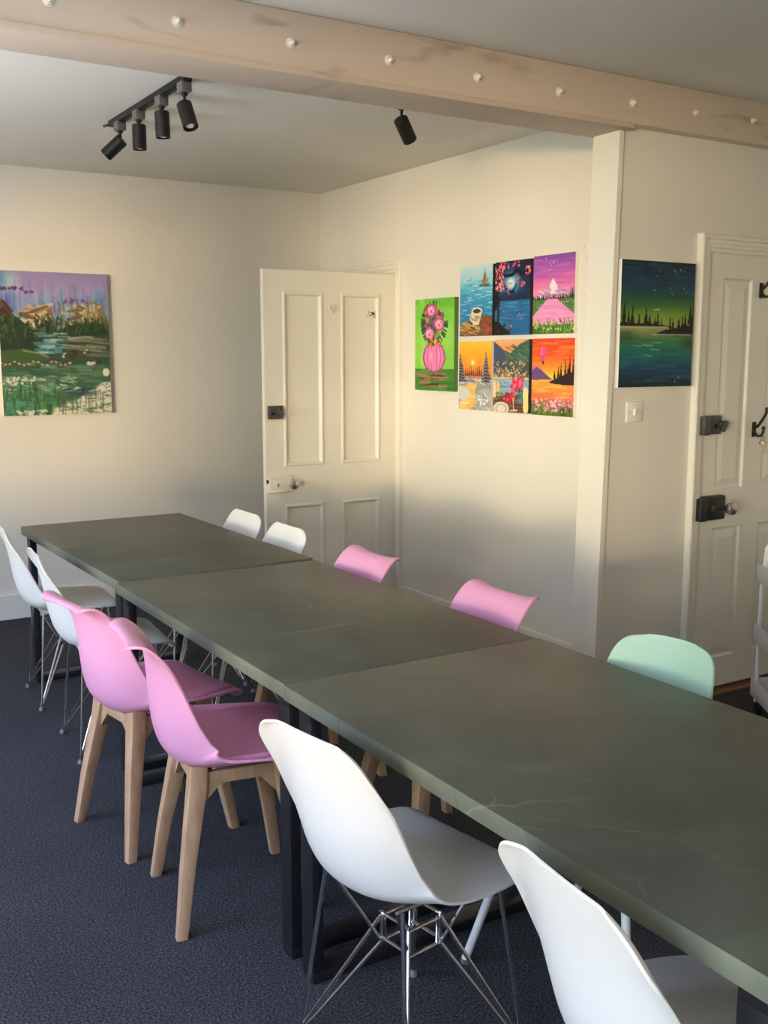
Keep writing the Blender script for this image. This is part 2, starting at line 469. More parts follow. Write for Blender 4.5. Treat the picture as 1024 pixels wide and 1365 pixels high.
# architrave on the room face (plane x = XW), stepped profile, mitred corners
PROF = [(0,.0),(0,.014),(.012,.016),(.018,.016),(.020,.021),(.044,.021),(.048,.027),(.062,.029),(.068,.026),(.068,.0)]
y1m = lambda off: min(DY1+off, YB-.001)
loft(bm, [[(XW-pj, DY0-o, 0) for o, pj in PROF], [(XW-pj, DY0-o, DZ+o) for o, pj in PROF], [(XW-pj, y1m(o), DZ+o) for o, pj in PROF], [(XW-pj, y1m(o), 0) for o, pj in PROF]])
# lining
box(bm, XW, XW+.12, DY0-.0, DY0+.012, 0, DZ); box(bm, XW, XW+.12, DY1-.012, DY1, 0, DZ); box(bm, XW, XW+.12, DY0, DY1, DZ-.012, DZ)
bmesh.ops.recalc_face_normals(bm, faces=bm.faces)
structure('trim_2', bm, M['gloss'])

# closed door on the stub wall
d2 = empty('door_2', (3.568, YP+.008, .030)); d2['kind'] = 'structure'
bm = bmesh.new()
pl, pr_, ql, qr = .108, .297, .419, .608
panel_door(bm, .716, 1.958, .04, [(pl,pr_,.925,1.858),(ql,qr,.925,1.858),(pl,pr_,.140,.752),(ql,qr,.140,.752)], mould=.026)
link('door_leaf', bm, M['gloss'], d2, smooth=False)
def hook(x, z):
    bm = bmesh.new()
    box(bm, x-.013,x+.013,-.004,0,z-.034,z+.034,.0035)
    tube(bm, [(x,-.003,z+.012),(x,-.014,z+.012),(x,-.026,z+.020),(x,-.040,z+.040),(x,-.058,z+.066),(x,-.068,z+.088)], [.009,.008,.0065,.006,.006,.006], 10)
    lathe(bm, [(.003,-.010),(.010,-.006),(.011,0),(.009,.007),(.002,.010)], (x,-.069,z+.094), (0,0,1), 14)
    tube(bm, [(x,-.003,z-.012),(x,-.010,z-.020),(x,-.026,z-.030),(x,-.044,z-.026),(x,-.052,z-.010),(x,-.053,z+.002)], [.008,.0075,.006,.006,.006,.006], 10)
    lathe(bm, [(.002,-.009),(.008,-.005),(.009,0),(.007,.006),(.002,.009)], (x,-.053,z+.008), (0,0,1), 14)
    return link('coat_hook', bm, M['black_iron'], d2)
hook(.356, 1.812); hook(.356, 1.190)
# grey night latch and its keep on the frame
bm = bmesh.new(); box(bm, .004,.098,-.034,0,1.180,1.262,.004); box(bm, .030,.036,-.0355,-.033,1.184,1.258)
nl = link('night_latch', bm, M['latch_grey'], d2)
bm = bmesh.new(); lathe(bm, [(.017,0),(.017,.012),(.012,.016)], (.092,-.034,1.224), (0,-1,0), 20); box(bm, .082,.102,-.066,-.046,1.190,1.240,.004)
bmesh.ops.rotate(bm, verts=[v for v in bm.verts if v.co.y < -.045], cent=(.092,-.05,1.222), matrix=Matrix.Rotation(.55,3,'Y'))
link('turn_knob', bm, M['latch_grey'], nl)
bm = bmesh.new(); lathe(bm, [(.010,0),(.010,.002)], (.060,-.034,1.216), (0,-1,0), 16); link('keyhole', bm, M['dark_gap'], nl)
bm = bmesh.new(); box(bm, -.040,.002,-.060,-.024,1.180,1.262,.003); link('latch_keep', bm, M['latch_grey'], d2)
# black rim lock with steel knob
bm = bmesh.new(); box(bm, .004,.150,-.036,0,.795,.905,.010); box(bm, .012,.135,-.040,-.03,.893,.899,.001); box(bm, .012,.135,-.040,-.03,.801,.807,.001)
rl = link('rim_lock', bm, M['black_iron'], d2)
bm = bmesh.new(); lathe(bm, [(.012,0),(.011,.018),(.014,.026),(.025,.034),(.030,.048),(.026,.062),(.010,.070),(.001,.071)], (.128,-.036,.850), (0,-1,0), 28); link('door_knob', bm, M['steel'], rl)
bm = bmesh.new(); lathe(bm, [(.013,0),(.013,.003),(.010,.004)], (.066,-.036,.850), (0,-1,0), 20); link('keyhole_cover', bm, M['latch_grey'], rl)
bm = bmesh.new(); box(bm, -.040,.001,-.062,-.020,.800,.900,.004); link('lock_keep', bm, M['black_iron'], d2)
# frame
bm = bmesh.new()
PROF2 = [(0,.0),(0,.013),(.010,.014),(.015,.014),(.017,.020),(.030,.021),(.034,.024),(.050,.024),(.053,.031),(.066,.033),(.072,.029),(.072,.0)]
loft(bm, [[(RX0-o, YP-pj, 0) for o, pj in PROF2], [(RX0-o, YP-pj, RZ+o) for o, pj in PROF2], [(RX1+o, YP-pj, RZ+o) for o, pj in PROF2], [(RX1+o, YP-pj, 0) for o, pj in PROF2]])
bmesh.ops.recalc_face_normals(bm, faces=bm.faces)
box(bm, RX0, RX0+.004, YP, YP+.12, 0, RZ); box(bm, RX1-.004, RX1, YP, YP+.12, 0, RZ); box(bm, RX0, RX1, YP, YP+.12, RZ-.004, RZ)
box(bm, RX0, RX1, YP+.052, YP+.12, 0, RZ)
structure('trim_3', bm, M['gloss'])
bm = bmesh.new(); box(bm, RX0, RX1, YP-.03, YP+.05, 0, .012, .003); structure('trim_4', bm, M['thresh'])

# keys on the lower coat hook
k = empty('key_bunch', (3.924, YP-.047, 1.190))
tag(k, 'small bunch of brass keys hanging from the lower black coat hook', 'keys')
bm = bmesh.new(); ring = [(.0,.016*math.cos(t),-.014+.016*math.sin(t)) for t in [2*PI*i/20 for i in range(21)]]
tube(bm, ring, .0016, 6); link('key_ring', bm, M['brass'], k)
bm = bmesh.new(); lathe(bm, [(.013,-.0015),(.013,.0015)], (.004,-.002,-.030), (.3,-1,0), 18); box(bm, .001,.006,-.0035,-.0005,-.085,-.040); box(bm, .006,.010,-.0035,-.0005,-.082,-.072); link('key', bm, M['brass'], k)
bm = bmesh.new(); lathe(bm, [(.011,-.0015),(.011,.0015)], (-.008,.004,-.028), (-.4,-1,0), 18); box(bm, -.0105,-.0065,.0025,.005,-.074,-.036); link('key', bm, M['brass'], k)

# light switch and socket on the stub wall
s = empty('light_switch', (3.149, YP, 1.3215)); tag(s, 'white plastic light switch under the dark green night-sky canvas', 'switch')
bm = bmesh.new(); box(bm, -.046,.046,-.009,0,-.043,.043,.004); link('switch_plate', bm, M['switch'], s)
bm = bmesh.new(); box(bm, -.007,.007,-.016,-.008,-.015,.015,.002)
bmesh.ops.rotate(bm, verts=bm.verts, cent=(0,-.009,0), matrix=Matrix.Rotation(.12,3,'X')); link('rocker', bm, M['switch'], s)
for x in (-.030,.030):
    bm = bmesh.new(); lathe(bm, [(.0035,0),(.0035,.001)], (x,-.009,0), (0,-1,0), 12); link('screw', bm, M['steel'], s)
s = empty('wall_socket', (3.26, YP, .31)); tag(s, 'white wall socket low on the wall behind the mint green chair', 'socket')
bm = bmesh.new(); box(bm, -.073,.073,-.010,0,-.043,.043,.004); link('socket_plate', bm, M['switch'], s)
for x in (-.036,.036):
    bm = bmesh.new(); box(bm, x-.007,x+.007,-.014,-.009,.020,.034,.001); link('rocker', bm, M['switch'], s)
    bm = bmesh.new(); box(bm, x-.003,x+.003,-.0106,-.0095,-.004,.006); box(bm, x-.014,x-.007,-.0106,-.0095,-.018,-.013); box(bm, x+.007,x+.014,-.0106,-.0095,-.018,-.013); link('socket_holes', bm, M['dark_gap'], s)

# ------------------------------------------------------------------ tables
def make_table(x0, x1, y0, y1, label, far_inset, near_inset, rz=0):
    cx, cy = (x0+x1)/2, (y0+y1)/2
    t = empty('table', (cx,cy,0), rz); tag(t, label, 'table', 'dark olive tables in one row')
    w, l = (x1-x0)/2, (y1-y0)/2
    bm = bmesh.new(); box(bm, -w, w, -l, l, .712, .750, .0015); 
    bm.normal_update()
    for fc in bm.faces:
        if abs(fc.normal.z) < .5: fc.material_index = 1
    link('tabletop', bm, None, t, mats=[M['marble'], M['marble_sunlit_edge']])
    for ye in (l-far_inset-.06, -l+near_inset):
        f = bmesh.new()
        a, b_ = -w+.018, w-.018
        box(f, a, b_, ye, ye+.06, .0, .03, .002)
        fr = link('leg_frame', f, M['black_metal'], t)
        f = bmesh.new(); box(f, a, b_, ye, ye+.06, .682, .712, .002); link('top_rail', f, M['black_metal'], fr)
        for xx in (a, b_-.03):
            f = bmesh.new(); box(f, xx, xx+.03, ye, ye+.06, .03, .682, .002); link('leg', f, M['black_metal'], fr)
    return t
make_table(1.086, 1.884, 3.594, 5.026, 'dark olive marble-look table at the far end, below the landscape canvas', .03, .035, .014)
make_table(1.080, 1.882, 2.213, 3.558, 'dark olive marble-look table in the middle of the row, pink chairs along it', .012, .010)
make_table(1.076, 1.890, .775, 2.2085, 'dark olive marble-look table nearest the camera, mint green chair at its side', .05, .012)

# ------------------------------------------------------------------ chairs
def shell_bm(rows, ns=26, p=2.3, per=5, flare=0.0):
    R = catmull(rows, per)
    bm = bmesh.new()
    grid = []
    for i, r in enumerate(R):
        a = R[max(i-1,0)]; b_ = R[min(i+1,len(R)-1)]
        tx, tz = b_[0]-a[0], b_[1]-a[1]; l = math.hypot(tx,tz) or 1
        nx, nz = tz/l, -tx/l
        row = []
        for k in range(ns+1):
            s = -1+2*k/ns
            s = math.copysign(abs(s)**.85, s)
            h = r[3]*abs(s)**p - (r[4] if len(r) > 4 else 0)*abs(s)**9
            dx = (r[5] if len(r) > 5 else 0)*abs(s)**3
            dz = (r[6] if len(r) > 6 else 0)*abs(s)**3
            row.append(bm.verts.new((r[0]+nx*h+dx, s*r[2], r[1]+nz*h+dz)))
        grid.append(row)
    for a, b_ in zip(grid[:-1], grid[1:]):
        for k in range(ns):
            bm.faces.new((a[k], a[k+1], b_[k+1], b_[k]))
    bmesh.ops.recalc_face_normals(bm, faces=bm.faces)
    return bm

def solid(o, t, off=0):
    m = o.modifiers.new('thickness', 'SOLIDIFY'); m.thickness = t; m.offset = off
    m.use_even_offset = False
    b = o.modifiers.new('round_edge', 'BEVEL'); b.width = t*.3; b.segments = 2; b.limit_method = 'ANGLE'; b.angle_limit = math.radians(50)
    return o

# white moulded chair on a chrome wire base; x forward, z up, origin on the floor under the seat
WROWS = [ # x, z, half width, lift, flange
 (.204,.402,.140,.000,.000),(.207,.414,.168,.000,.000),(.198,.430,.194,.002,.000),(.168,.440,.211,.008,.004),(.108,.438,.223,.018,.006),(.030,.430,.230,.032,.008),
 (-.060,.422,.230,.052,.010),(-.130,.426,.225,.070,.012),(-.182,.450,.216,.082,.012),(-.214,.496,.206,.084,.012),(-.232,.556,.201,.074,.012),
 (-.243,.624,.199,.056,.014),(-.252,.680,.197,.042,.018),(-.262,.727,.191,.028,.022),(-.270,.761,.181,.019,.024),(-.276,.784,.165,.012,.020),(-.280,.799,.141,.006,.014),(-.282,.806,.112,.003,.008)]
def make_wire_chair(label):
    c = empty('plastic_chair'); tag(c, label, 'chair', 'white plastic chairs with wire bases')
    solid(link('seat_shell', shell_bm(WROWS, 28, 2.2), M['white_plastic'], c), .006)
    fx, fy = .178, .184
    bm = bmesh.new()
    # two double rods each way with upright loops: the cage in the middle
    for z in (.312, .252):
        for y in (-.045,.045):
            tube(bm, [(-.048,y,z),(.048,y,z)], .0042, 8)
        for x in (-.048,.048):
            tube(bm, [(x,-.050,z+.008),(x,.050,z+.008)], .0042, 8)
    for x in (-.048,.048):
        for y in (-.045,.045):
            tube(bm, [(x,y,.243),(x,y,.326)], .0042, 8)
            tube(bm, [(x*.80,y,.252),(x*.80,y,.316)], .004, 8)
    for y in (-1,1):   # mounting hoops under the shell
        tube(bm, [(-.135,y*.105,.414),(-.048,y*.047,.252)], .0042, 8); tube(bm, [(.135,y*.105,.428),(.048,y*.047,.252)], .0042, 8)
        tube(bm, [(-.135,y*.105,.415),(0,y*.112,.412),(.135,y*.105,.428)], .0042, 8)
    link('wire_cage', bm, M['chrome'], c)
    for sx in (-1,1):
        for sy in (-1,1):
            F = (sx*fx, sy*fy, .014)
            bm = bmesh.new()
            tube(bm, [(sx*.140,sy*.128,.425),(sx*(fx-.006),sy*(fy-.006),.055),F], .0052, 10)
            tube(bm, [(sx*.048,sy*.045,.314),(sx*(fx-.016),sy*(fy-.016),.052),F], .0047, 10)
            tube(bm, [(sx*.048,sy*.045,.250),(sx*(fx-.024),sy*(fy-.024),.050),F], .0047, 10)
            lg = link('leg', bm, M['chrome'], c)
            bm = bmesh.new(); lathe(bm, [(.009,0),(.011,.004),(.009,.013),(.006,.018)], (sx*fx,sy*fy,0), (0,0,1), 14)
            link('glide', bm, M['glide'], lg)
    return c

# pink winged chair on wooden legs
PROWS = [ # x, z, half width, lift, flange, dx, dz
 (.222,.436,.150,.000,0,0,0),(.228,.446,.178,.002,0,0,0),(.220,.460,.200,.006,0,0,0),(.185,.464,.220,.014,0,0,0),(.110,.454,.236,.030,0,0,0),(.020,.440,.240,.050,0,.006,0),
 (-.080,.430,.238,.070,0,.018,0),(-.150,.442,.230,.088,0,.026,0),(-.190,.484,.218,.098,0,.018,0),(-.208,.546,.204,.094,0,.006,0),(-.215,.616,.192,.078,0,0,0),
 (-.218,.684,.180,.054,0,0,.0),(-.222,.736,.174,.030,0,-.002,.004),(-.232,.770,.170,.012,0,-.006,.010),(-.248,.790,.165,.003,0,-.010,.014),(-.266,.799,.156,-.002,0,-.014,.012),(-.280,.798,.143,-.002,0,-.016,.008),(-.287,.792,.126,0,0,-.016,.004)]
def make_pink_chair(label):
    c = empty('winged_chair'); tag(c, label, 'chair', 'pink chairs with wooden legs')
    solid(link('seat_shell', shell_bm(PROWS, 28, 2.2), M['pink_plastic'], c), .008)
    # seat pad
    pad = [(r[0]-.012 if r[0] > 0 else r[0]+.004, r[1]+.008, r[2]*.82, r[3]*.74, 0,0,0) for r in PROWS[2:7]]
    pad += [(-.138,.446,.172,.055,0,0,0), (-.172,.474,.150,.05,0,0,0)]
    solid(link('seat_pad', shell_bm(pad, 24, 2.2), M['pink_pad'], c), .013)
    bm = bmesh.new()
    for y in (-1,1):
        box(bm, -.122,.122,y*.122-.010,y*.122+.010,.396,.432,.002)
    for x in (-1,1):
        box(bm, x*.122-.010,x*.122+.010,-.122,.122,.3965,.4315,.002)
    box(bm, -.12,.12,-.02,.02,.398,.428,.002)
    link('leg_rail', bm, M['wood'], c)
    for sx in (-1,1):
        for sy in (-1,1):
            bm = bmesh.new()
            def ring(cx, cy, z, h):
                return [(cx-h,cy-h,z),(cx+h,cy-h,z),(cx+h,cy+h,z),(cx-h,cy+h,z)]
            def under(x, y):
                return .428+.082*(abs(y)/.236)**2.2+(.55*(-x-.10)**1.5 if x < -.10 else 0)
            top = [(x, y, under(x, y)) for x, y, z in ring(sx*.115,sy*.115,0,.0245)]
            loft(bm, [ring(sx*.187,sy*.187,0,.0155),ring(sx*.160,sy*.160,.18,.0195),ring(sx*.122,sy*.122,.385,.025),top])
            bmesh.ops.bevel(bm, geom=[e for e in bm.edges if abs(e.verts[0].co.z-e.verts[1].co.z) > .02], offset=.005, segments=2, affect='EDGES', profile=.5)
            # gusset that runs into the side rail
            for (ax, ay) in ((1,0),(0,1)):
                px, py = sx*.124, sy*.124
                ex, ey = px-sx*.075*ax, py-sy*.075*ay
                nx_, ny_ = .010*ay, .010*ax
                a = [(px+nx_,py+ny_,.325),(px+nx_,py+ny_,.405),(ex+nx_,ey+ny_,.405)]
                b_ = [(px-nx_,py-ny_,.325),(px-nx_,py-ny_,.405),(ex-nx_,ey-ny_,.405)]
                loft(bm, [a, b_])
            bmesh.ops.recalc_face_normals(bm, faces=bm.faces)
            lg = link('leg', bm, M['wood'], c)
    return c

GROWS = [
 (.245,.425,.140,0,0,0,0),(.248,.436,.168,.001,0,0,0),(.235,.450,.192,.004,0,0,0),(.190,.458,.205,.010,0,0,0),(.100,.452,.212,.018,0,0,0),(0,.444,.212,.026,0,0,0),
 (-.100,.444,.206,.036,0,0,0),(-.165,.462,.196,.048,0,0,0),(-.200,.510,.184,.056,0,0,0),(-.218,.570,.172,.058,0,0,0),(-.232,.640,.166,.056,0,0,0),(-.248,.710,.160,.050,0,0,0),
 (-.262,.762,.150,.042,0,0,-.002),(-.272,.795,.134,.032,0,0,-.006),(-.279,.813,.106,.022,0,0,-.008),(-.282,.822,.072,.012,0,0,-.006)]
def make_green_chair(label):
    c = empty('plastic_chair'); tag(c, label, 'chair')
    solid(link('seat_shell', shell_bm(GROWS, 28, 2.0), M['green_plastic'], c), .006)
    bm = bmesh.new()
    for sx in (-1,1): tube(bm, [(sx*.13,-.15,.425),(sx*.13,.15,.425)], .009, 10)
    for sy in (-1,1): tube(bm, [(-.13,sy*.13,.425),(.13,sy*.13,.425)], .009, 10)
    link('under_frame', bm, M['white_metal'], c)
    for sx in (-1,1):
        for sy in (-1,1):
            bm = bmesh.new(); tube(bm, [(sx*.135,sy*.150,.432),(sx*.232,sy*.252,.012)], .0105, 14)
            lg = link('leg', bm, M['white_metal'], c)
            bm = bmesh.new(); lathe(bm, [(.011,0),(.0125,.004),(.012,.014)], (sx*.232,sy*.252,0), (0,0,1), 14); link('glide', bm, M['glide'], lg)
    return c

R = math.radians
w0 = make_wire_chair('white plastic chair with chrome wire legs seen whole, in front of the pink chairs')
w0.location = (1.180,1.790,0); w0.rotation_euler = (0,0,R(9))
GW = 'white plastic chairs with wire bases'
dup(w0, (1.230,1.015,0), R(-7), 'white chair back nearest the camera, cut off by the bottom edge', GW)
dup(w0, (1.185,3.990,0), R(-4.4), 'white wire-legged chair right behind the two pink chairs on the left side', GW)
dup(w0, (1.205,4.685,0), R(-4), 'white wire-legged chair farthest back on the left side, at the left edge', GW)
dup(w0, (1.750,4.550,0), R(180), 'white chair back showing beyond the table just left of the open door', GW)
dup(w0, (1.740,4.072,0), R(180), 'white chair back showing beyond the table, in front of the open door', GW)
p0 = make_pink_chair('pink winged chair on wooden legs next to the front white wire chair')
p0.location = (1.105,2.629,0); p0.rotation_euler = (0,0,R(-9))
GP = 'pink chairs with wooden legs'
dup(p0, (1.068,3.175,0), R(8.5), 'pink winged chair on wooden legs, farther one on the left side of the table', GP)
dup(p0, (1.740,3.310,0), R(180), 'pink chair back beyond the table, in front of the open door and its frame', GP)
dup(p0, (1.765,2.550,0), R(180), 'pink chair back beyond the table, in front of the bare wall below the small canvases', GP)
g0 = make_green_chair('mint green plastic chair on white tube legs near the closed door')
g0.location = (1.745,1.770,0); g0.rotation_euler = (0,0,R(190))

# ------------------------------------------------------------------ canvas paintings
class Art:
    def __init__(s, w, h, base=(255,255,255), seed=1):
        s.w, s.h = w, h; s.a = np.ones((h,w,3))*np.array(base,float)
        yy, xx = np.mgrid[0:h,0:w]; s.u = (xx+.5)/w; s.v = (yy+.5)/h; s.asp = h/w
        s.r = np.random.RandomState(seed)
    def noise(s, su, sv):
        n = np.zeros((s.h,s.w)); amp = 1; tot = 0
        for o in range(3):
            gu, gv = max(2,int(su*2**o)), max(2,int(sv*2**o))
            g = s.r.rand(gv+2, gu+2)
            x = s.u*gu; y = s.v*gv; xi = x.astype(int); yi = y.astype(int); fx = x-xi; fy = y-yi
            n += amp*((g[yi,xi]*(1-fx)+g[yi,xi+1]*fx)*(1-fy)+(g[yi+1,xi]*(1-fx)+g[yi+1,xi+1]*fx)*fy); tot += amp; amp *= .5
        return n/tot
    def put(s, m, c, al=1.0):
        m = np.clip(m*al,0,1)[...,None]; s.a = s.a*(1-m)+np.array(c,float)*m
    def grad(s, stops, v0=0, v1=1, mask=None, wob=.0):
        t = (s.v-v0)/(v1-v0) + (s.noise(4,14)-.5)*wob
        pos = [p for p,_ in stops]
        c = np.stack([np.interp(t, pos, [k[i] for _,k in stops]) for i in range(3)], -1)
        m = ((s.v>=v0)&(s.v<=v1)) if mask is None else mask
        s.a[m] = c[m]
    def ell(s, cu, cv, ru, rv, c, al=1.0, soft=.12):
        d = np.sqrt(((s.u-cu)/ru)**2+((s.v-cv)/rv)**2); s.put(np.clip((1-d)/soft,0,1), c, al)
    def poly(s, pts, c, al=1.0):
        m = np.zeros((s.h,s.w),bool); n = len(pts)
        for i in range(n):
            x0,y0 = pts[i]; x1,y1 = pts[(i+1)%n]
            if y0 == y1: continue
            cond = (y0 > s.v) != (y1 > s.v)
            m ^= cond & (s.u < (x1-x0)*(s.v-y0)/(y1-y0)+x0)
        s.put(m.astype(float), c, al)
    def line(s, pts, wd, c, al=1.0):
        d = np.full((s.h,s.w), 9.)
        for (x0,y0),(x1,y1) in zip(pts[:-1],pts[1:]):
            dx, dy = x1-x0, (y1-y0)*s.asp; l2 = dx*dx+dy*dy+1e-9
            px, py = s.u-x0, (s.v-y0)*s.asp
            t = np.clip((px*dx+py*dy)/l2,0,1); d = np.minimum(d, np.hypot(px-t*dx, py-t*dy))
        s.put(np.clip((wd-d)/(.006)+.5,0,1), c, al)
    def strokes(s, n, u0,u1,v0,v1, lu, lv, wd, cols, al=.7):
        for k in range(n):
            u = s.r.uniform(u0,u1); v = s.r.uniform(v0,v1); c = cols[s.r.randint(len(cols))]
            s.line([(u-lu/2,v-lv/2*s.r.uniform(-1,1) if lv < 0 else v-lv/2),(u+lu/2*s.r.uniform(.4,1),v+abs(lv)/2*(s.r.uniform(-1,1) if lv < 0 else 1))], wd*s.r.uniform(.6,1.3), c, al)
    def dots(s, n, u0,u1,v0,v1, r, cols, al=1.0):
        for k in range(n):
            q = r*s.r.uniform(.6,1.4)
            s.ell(s.r.uniform(u0,u1), s.r.uniform(v0,v1), q, q/s.asp, cols[s.r.randint(len(cols))], al, .5)
    def tree(s, u, v, h, w, c, snow=None):
        w *= 1.15
        s.line([(u,v+.004),(u,v-h)], .006, c)
        s.poly([(u-w*.62,v-h*.06),(u,v-h*1.0),(u+w*.62,v-h*.06)], c)
        n = 8
        for k in range(n):
            t = k/n; y = v-h*(.06+.86*t); ww = w*(1-t*.92)*s.r.uniform(.8,1.15)+.004
            s.poly([(u-ww,y+h*.03),(u-ww*.3,y-h*.13),(u+ww*.3,y-h*.13),(u+ww*s.r.uniform(.8,1.1),y+h*.03)], c)
            if snow:
                s.line([(u-ww*.85,y+h*.015),(u-ww*.1,y-h*.06)], .010, snow, .75); s.line([(u+ww*.1,y-h*.07),(u+ww*.6,y-h*.01)], .009, snow, .6)
def art_pumpkin():
    A = Art(110,146,(120,200,60),1)
    n = A.noise(5,3); A.grad([(0,(104,190,52)),(.4,(150,215,90)),(1,(120,196,60))], wob=.5)
    A.put(np.clip((n-.5)*4,0,1), (196,232,150), .7)
    A.put((A.v>.76).astype(float), (62,128,42)); A.strokes(30,0,1,.77,1,.3,.0,.012,[(40,100,36),(96,160,60),(80,150,50)],.6)
    A.strokes(26,.15,.75,.80,.95,.28,.0,.012,[(90,40,40),(150,90,80),(60,40,30),(190,120,110)],.75)
    for k in range(60):
        a = A.r.uniform(0,2*PI); u = .5+.30*math.cos(a); v = .27+.21*math.sin(a); l = .07
        A.line([(.5+.24*math.cos(a),.27+.17*math.sin(a)),(u+l*.5*math.cos(a),v+l*.4*math.sin(a))], .012, [(24,70,40),(40,96,50),(30,60,60)][k%3])
    A.ell(.5,.27,.25,.18,(60,76,60),.75,.5)
    A.dots(90,.26,.74,.10,.44,.035,[(238,110,50),(90,60,140),(230,140,60),(60,50,110),(40,90,50),(240,90,70),(120,80,160)])
    for (u,v) in ((.42,.13),(.62,.28),(.38,.38)):
        A.ell(u,v,.13,.075,(200,70,130)); A.ell(u,v,.10,.055,(240,150,190)); A.ell(u+.02,v,.05,.03,(214,90,150)); A.line([(u-.06,v),(u,v-.03),(u+.05,v+.01)],.01,(255,215,230))
    A.ell(.5,.635,.295,.165,(150,50,110),1,.04); A.ell(.5,.635,.28,.156,(238,130,190),1,.08)
    for q in (.08,.17,.25): 
        for sg in (-1,1):
            A.line([(.5+sg*q*.75,.49),(.5+sg*q*1.05,.64),(.5+sg*q*.75,.775)],.009,(190,70,140),.8)
    A.ell(.42,.62,.05,.10,(252,190,224),.7,.8); A.ell(.62,.62,.04,.10,(250,180,216),.6,.8)
    A.dots(30,.35,.65,.44,.50,.03,[(238,110,50),(40,90,50),(240,160,90)])
    return A
def art_sea():
    A = Art(100,124,(80,170,210),2)
    A.grad([(0,(196,222,232)),(.2,(150,206,226)),(.24,(120,196,222)),(.5,(50,150,200)),(.75,(40,120,180)),(1,(60,140,190))], wob=.15)
    A.strokes(120,0,1,.2,.85,.18,.0,.008,[(220,240,245),(40,110,170),(110,200,226),(30,130,190)],.6)
    A.poly([(.66,.26),(.76,.10),(.78,.25)],(150,120,80)); A.poly([(.77,.08),(.88,.25),(.785,.26)],(176,140,92)); A.line([(.62,.29),(.88,.28)],.02,(110,84,60)); A.line([(.77,.06),(.77,.28)],.006,(70,50,40))
    A.poly([(.2,.22),(.26,.18),(.28,.22)],(160,150,130)); A.poly([(.31,.21),(.35,.17),(.37,.21)],(160,150,130))
    A.poly([(0,1),(.05,.88),(.25,.78),(.6,.70),(1,.72),(1,1)],(120,84,50)); A.strokes(50,.05,.6,.80,1,.16,.02,.014,[(180,136,84),(90,60,40),(210,170,110)],.8)
    A.dots(30,.65,1,.78,.98,.04,[(170,60,50),(120,40,40),(90,80,50),(200,90,70)])
    A.poly([(.37,.64),(.42,.84),(.60,.84),(.70,.64)],(226,214,190)); A.ell(.535,.64,.165,.05,(236,226,206)); A.ell(.535,.645,.13,.033,(74,46,34)); A.line([(.37,.68),(.34,.76),(.42,.80)],.022,(214,200,176)); A.strokes(14,.44,.64,.72,.80,.1,.02,.01,[(120,100,80),(176,160,130)],.7)
    return A
def art_night():
    A = Art(100,124,(20,40,90),3)
    A.grad([(0,(10,24,56)),(.5,(16,44,90)),(.53,(14,40,80)),(.54,(36,110,170)),(.8,(24,90,150)),(1,(16,60,110))])
    for r,c,al in ((.5,(30,90,150),.7),(.38,(60,150,200),.7),(.26,(140,206,232),.8),(.15,(236,244,240),.9)): A.ell(.46,.30,r,r*.62,c,al,.8)
    A.put((A.v>.53).astype(float),(34,104,164),.85); A.strokes(50,0,1,.56,1,.25,0,.008,[(60,140,196),(20,76,130),(90,166,210)],.5)
    for k in range(4): A.poly([(0.1+k*.22,.53),(.3+k*.2,.40-.03*(k%2)),(.6+k*.2,.53)],(12,34,74),.7)
    B = (14,12,16)
    A.line([(.02,.62),(.10,.3),(.14,.12),(.20,.0)],.05,B); A.line([(.12,.16),(.3,.20),(.5,.19),(.62,.14),(.8,.18),(1,.16)],.028,B); A.line([(.5,.19),(.60,.13)],.03,B)
    A.line([(.16,.12),(.22,.28),(.36,.40),(.5,.42)],.022,B); A.line([(.5,.42),(.58,.36),(.64,.28)],.018,B); A.line([(.62,.14),(.8,.24),(.86,.34)],.016,B)
    A.poly([(0,.8),(.14,.82),(.3,.9),(.5,1),(0,1)],(16,18,20)); A.line([(.12,.5),(.10,.85)],.03,B); A.strokes(24,.1,.5,.84,.98,.03,-.12,.008,[(14,20,18),(30,40,34)],.9)
    A.dots(60,0,.25,.05,.40,.026,[(240,120,140),(220,80,110),(250,170,180)]); A.dots(16,.15,.4,0,.10,.026,[(240,120,140),(220,80,110)]); A.dots(14,.85,1,.1,.2,.026,[(230,90,120),(250,160,170)]); A.dots(10,.6,.7,.22,.3,.022,[(230,90,120)]); A.dots(12,.3,.5,.3,.45,.022,[(230,90,120)]); A.dots(12,.5,.7,.02,.08,.02,[(230,90,120)]); A.dots(10,.75,.85,.3,.36,.022,[(230,90,120)])
    A.dots(14,.1,.8,.55,.98,.014,[(240,130,150)])
    return A
